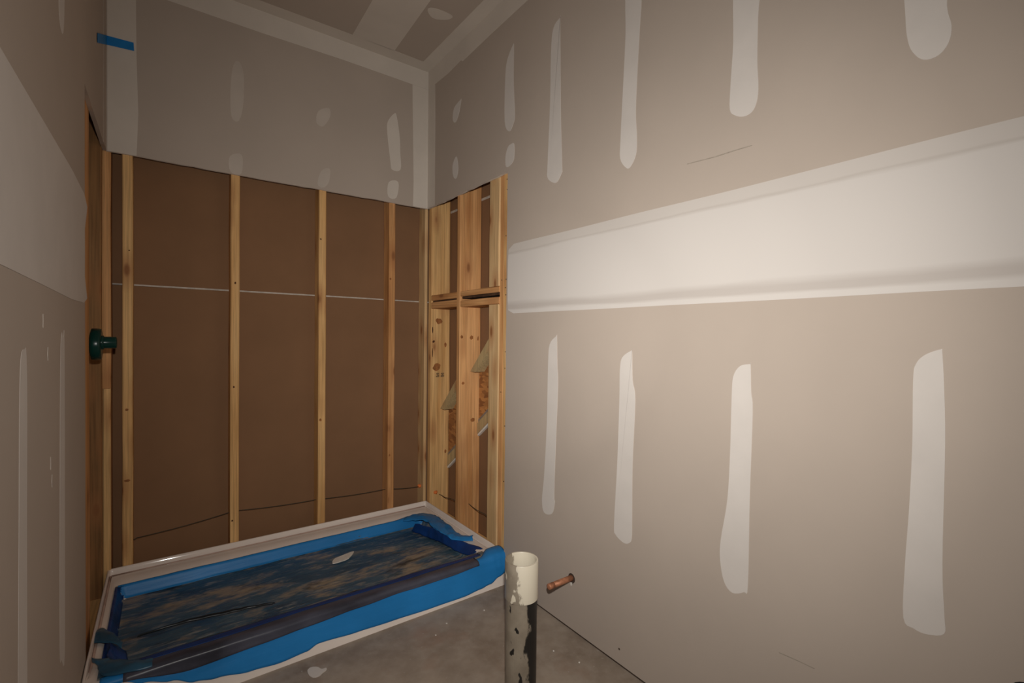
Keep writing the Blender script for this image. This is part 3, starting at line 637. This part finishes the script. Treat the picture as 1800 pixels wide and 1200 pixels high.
# ---------------------------------------------------------------- shower valve on the left wall
va = tag(empty('shower_valve', (SL-0.042, 2.36, 1.131)), 'dark green plastic shower valve guard on the left stud wall', 'valve')
ry = (0, math.pi/2, 0)
link('guard_disc', lathe([(0.0, 0.033), (0.040, 0.033), (0.0585, 0.038), (0.0595, 0.046), (0.0595, 0.058), (0.057, 0.066), (0.030, 0.0665), (0.0, 0.0665)], 40), M['green'], va, (0, 0, 0), ry, True)
link('stem_sleeve', lathe([(0.0225, 0.062), (0.0225, 0.108), (0.021, 0.110), (0.018, 0.110), (0.018, 0.098), (0.0, 0.098)], 28), M['green'], va, (0, 0, 0.006), ry, True)
link('guard_collar', lathe([(0.027, 0.066), (0.027, 0.072), (0.0225, 0.074)], 28), M['green'], va, (0, 0, 0.006), ry, True)
link('valve_body', lathe([(0.0, -0.0075), (0.028, -0.0075), (0.028, 0.036), (0.0, 0.036)], 20), M['copper'], va, (0, 0, 0), ry, True)

# ---------------------------------------------------------------- cable through the studs
ca = tag(empty('cable', (0.54, SB+0.037, 0.24)), 'thin dark cable strung through the lower studs behind the pan', 'cable')
cl = Vector(ca.location)
def run(nm, pts, r=0.0019):
    P = []
    for a, b_ in zip(pts, pts[1:]):
        for k in range(6): P.append(Vector(a).lerp(Vector(b_), k/6)-cl+Vector((0, 0, -0.006*math.sin(math.pi*k/6))))
    P.append(Vector(pts[-1])-cl); return link(nm, tube(P, r, 7), M['cable'], ca, smooth=True)
run('cable_run', [(1.311, SB+.037, .219), (1.09, SB+.037, .243), (0.693, SB+.037, .258), (0.285, SB+.037, .279), (-0.10, SB+.037, .237), (-0.13, SB+.037, .237)])
run('cable_run', [(1.40, 2.70, .182), (1.40, 2.64, .176), (1.40, 2.53, .187), (1.40, 2.31, .218), (1.405, 2.15, .208), (1.405, 2.0, .20)])
for x, y, z, s in ((1.303, SB+.04, .222, 1), (1.372, 2.662, .192, 1)):
    bm = bmesh.new(); bmesh.ops.create_icosphere(bm, subdivisions=2, radius=0.016)
    for v in bm.verts: v.co *= 0.75+0.5*noise.noise(v.co*60+Vector((x, y, z))); v.co.y *= 0.5
    link('foam_sealant', bm, M['orange'], ca, Vector((x, y, z))-cl, smooth=True)['label'] = 'orange foam blob where the cable enters the stud'

# ---------------------------------------------------------------- blue masking tape across the upper left corner
bt = tag(empty('masking_tape', (L+.004, YB-.004, 2.43)), 'strip of blue masking tape across the upper left corner', 'tape')
bl = Vector(bt.location)
def tape(nm, q):
    bm = bmesh.new(); v = [bm.verts.new(Vector(a)-bl) for a in q]; bm.faces.new(v)
    bmesh.ops.subdivide_edges(bm, edges=bm.edges[:], cuts=3, use_grid_fill=True)
    o = link(nm, bm, M['tape'], bt); sm = o.modifiers.new('thickness', 'SOLIDIFY'); sm.thickness = 0.0006; sm.offset = 0
tape('tape_end', [(L+.003, YB-.003, 2.449), (-0.108, YB-.003, 2.452), (-0.106, YB-.003, 2.416), (L+.003, YB-.003, 2.410)])
tape('tape_end', [(L+.003, YB-.003, 2.449), (L+.003, YB-.003, 2.410), (L+.003, 2.345, 2.248), (L+.003, 2.345, 2.284)])

# ---------------------------------------------------------------- drain pipe and copper stub
dp = tag(empty('drain_pipe', (0.962, 1.2445, 0)), 'upright drain pipe stub with cream coupling, standing on concrete floor', 'pipe')
link('pipe', lathe([(0.0525, 0.0), (0.0525, 0.375), (0.047, 0.375), (0.047, 0.0)], 56), M['abs'], dp, smooth=False)['label'] = 'black pipe caked with tan wall texture'
o = link('coupling', lathe([(0.0527, 0.310), (0.0556, 0.3105), (0.0556, 0.4335), (0.0545, 0.4355), (0.0500, 0.4355), (0.0488, 0.433), (0.0488, 0.376)], 64), M['coupling'], dp, smooth=True)
o['label'] = 'cream plastic coupling streaked with grey texture'
try: o.data.set_sharp_from_angle(angle=math.radians(50))
except Exception: pass
cs = tag(empty('copper_stub', (R, 1.377, 0.211)), 'short capped copper water stub sticking out of the right wall', 'pipe')
link('stub_tube', tube([(0.02, 0, 0), (-0.104, 0, 0)], 0.0112, 20), M['copper'], cs, smooth=True)
link('stub_cap', tube([(-0.096, 0, 0), (-0.118, 0, 0), (-0.1225, 0, 0), (-0.123, 0, 0)], [0.0117, 0.0117, 0.0112, 0.006], 20), M['copper'], cs, smooth=True)
o = plate('stub_hole', 'X', R, -0.0007, [(1.377+0.019*math.cos(t*0.5236), 0.209+0.019*math.sin(t*0.5236)+(-.008 if t == 9 else 0)) for t in range(12)], M['hole'], wall_r, 2)
plate('paper_tear', 'X', R, -0.0014, [(1.372, 0.192), (1.376, 0.193), (1.384, 0.190), (1.383, 0.181), (1.378, 0.177), (1.373, 0.184)], M['white'], wall_r, 1)
plate('nail_hole', 'X', R, -0.0006, [(1.128+0.004*math.cos(t*1.0472), 0.058+0.004*math.sin(t*1.0472)) for t in range(6)], M['hole'], wall_r, 0)
plate('pipe_hole', 'X', R, -0.0007, [(0.133+0.027*math.cos(t*0.5236), 0.506+0.027*math.sin(t*0.5236)) for t in range(12)], M['black'], wall_r, 2)
slab('floor_gap', (R+.0005, R+T), (YF, YE), (0.0, 0.0058), M['hole'], wall_r, bev=0)

# ---------------------------------------------------------------- debris
def crumb(name, x, y, s, label, group=None, flat=0.5):
    bm = bmesh.new(); bmesh.ops.create_icosphere(bm, subdivisions=1, radius=s)
    for v in bm.verts: v.co *= 0.7+0.6*random.random(); v.co.z = v.co.z*flat
    mz = min(v.co.z for v in bm.verts)
    for v in bm.verts: v.co.z -= mz
    tag(link(name, bm, M['white'], None, (x, y, 0)), label, 'debris', group)
o = plate('plaster_splatter', 'Z', 0.0, 0.0015, [(0.405, 1.742), (0.418, 1.752), (0.437, 1.742), (0.447, 1.722), (0.462, 1.718), (0.459, 1.706), (0.446, 1.700), (0.430, 1.690), (0.413, 1.695), (0.404, 1.715)], M['mud'], None, 3, loc=(0.43, 1.72, 0)); tag(o, 'pale flat plaster splatter dried on the concrete near the pan', 'splatter')
crumb('plaster_crumb', 1.262, 1.735, 0.011, 'white plaster crumb at the right front foot of the pan')
for x, y, l in ((1.107, 1.690, 'tiny pale crumb on the concrete, closest to the right end of the pan'), (0.93, 1.70, 'tiny pale crumb on the concrete in front of the pan, middle of three'), (0.86, 1.66, 'tiny pale crumb on the concrete in front of the pan, furthest left of three'),
               (1.175, 1.32, 'tiny pale crumb on the concrete right of the drain pipe'), (1.21, 1.22, 'tiny pale crumb on the concrete near the foot of the right wall')):
    crumb('plaster_crumb', x, y, 0.004, l, 'tiny crumbs on the concrete')
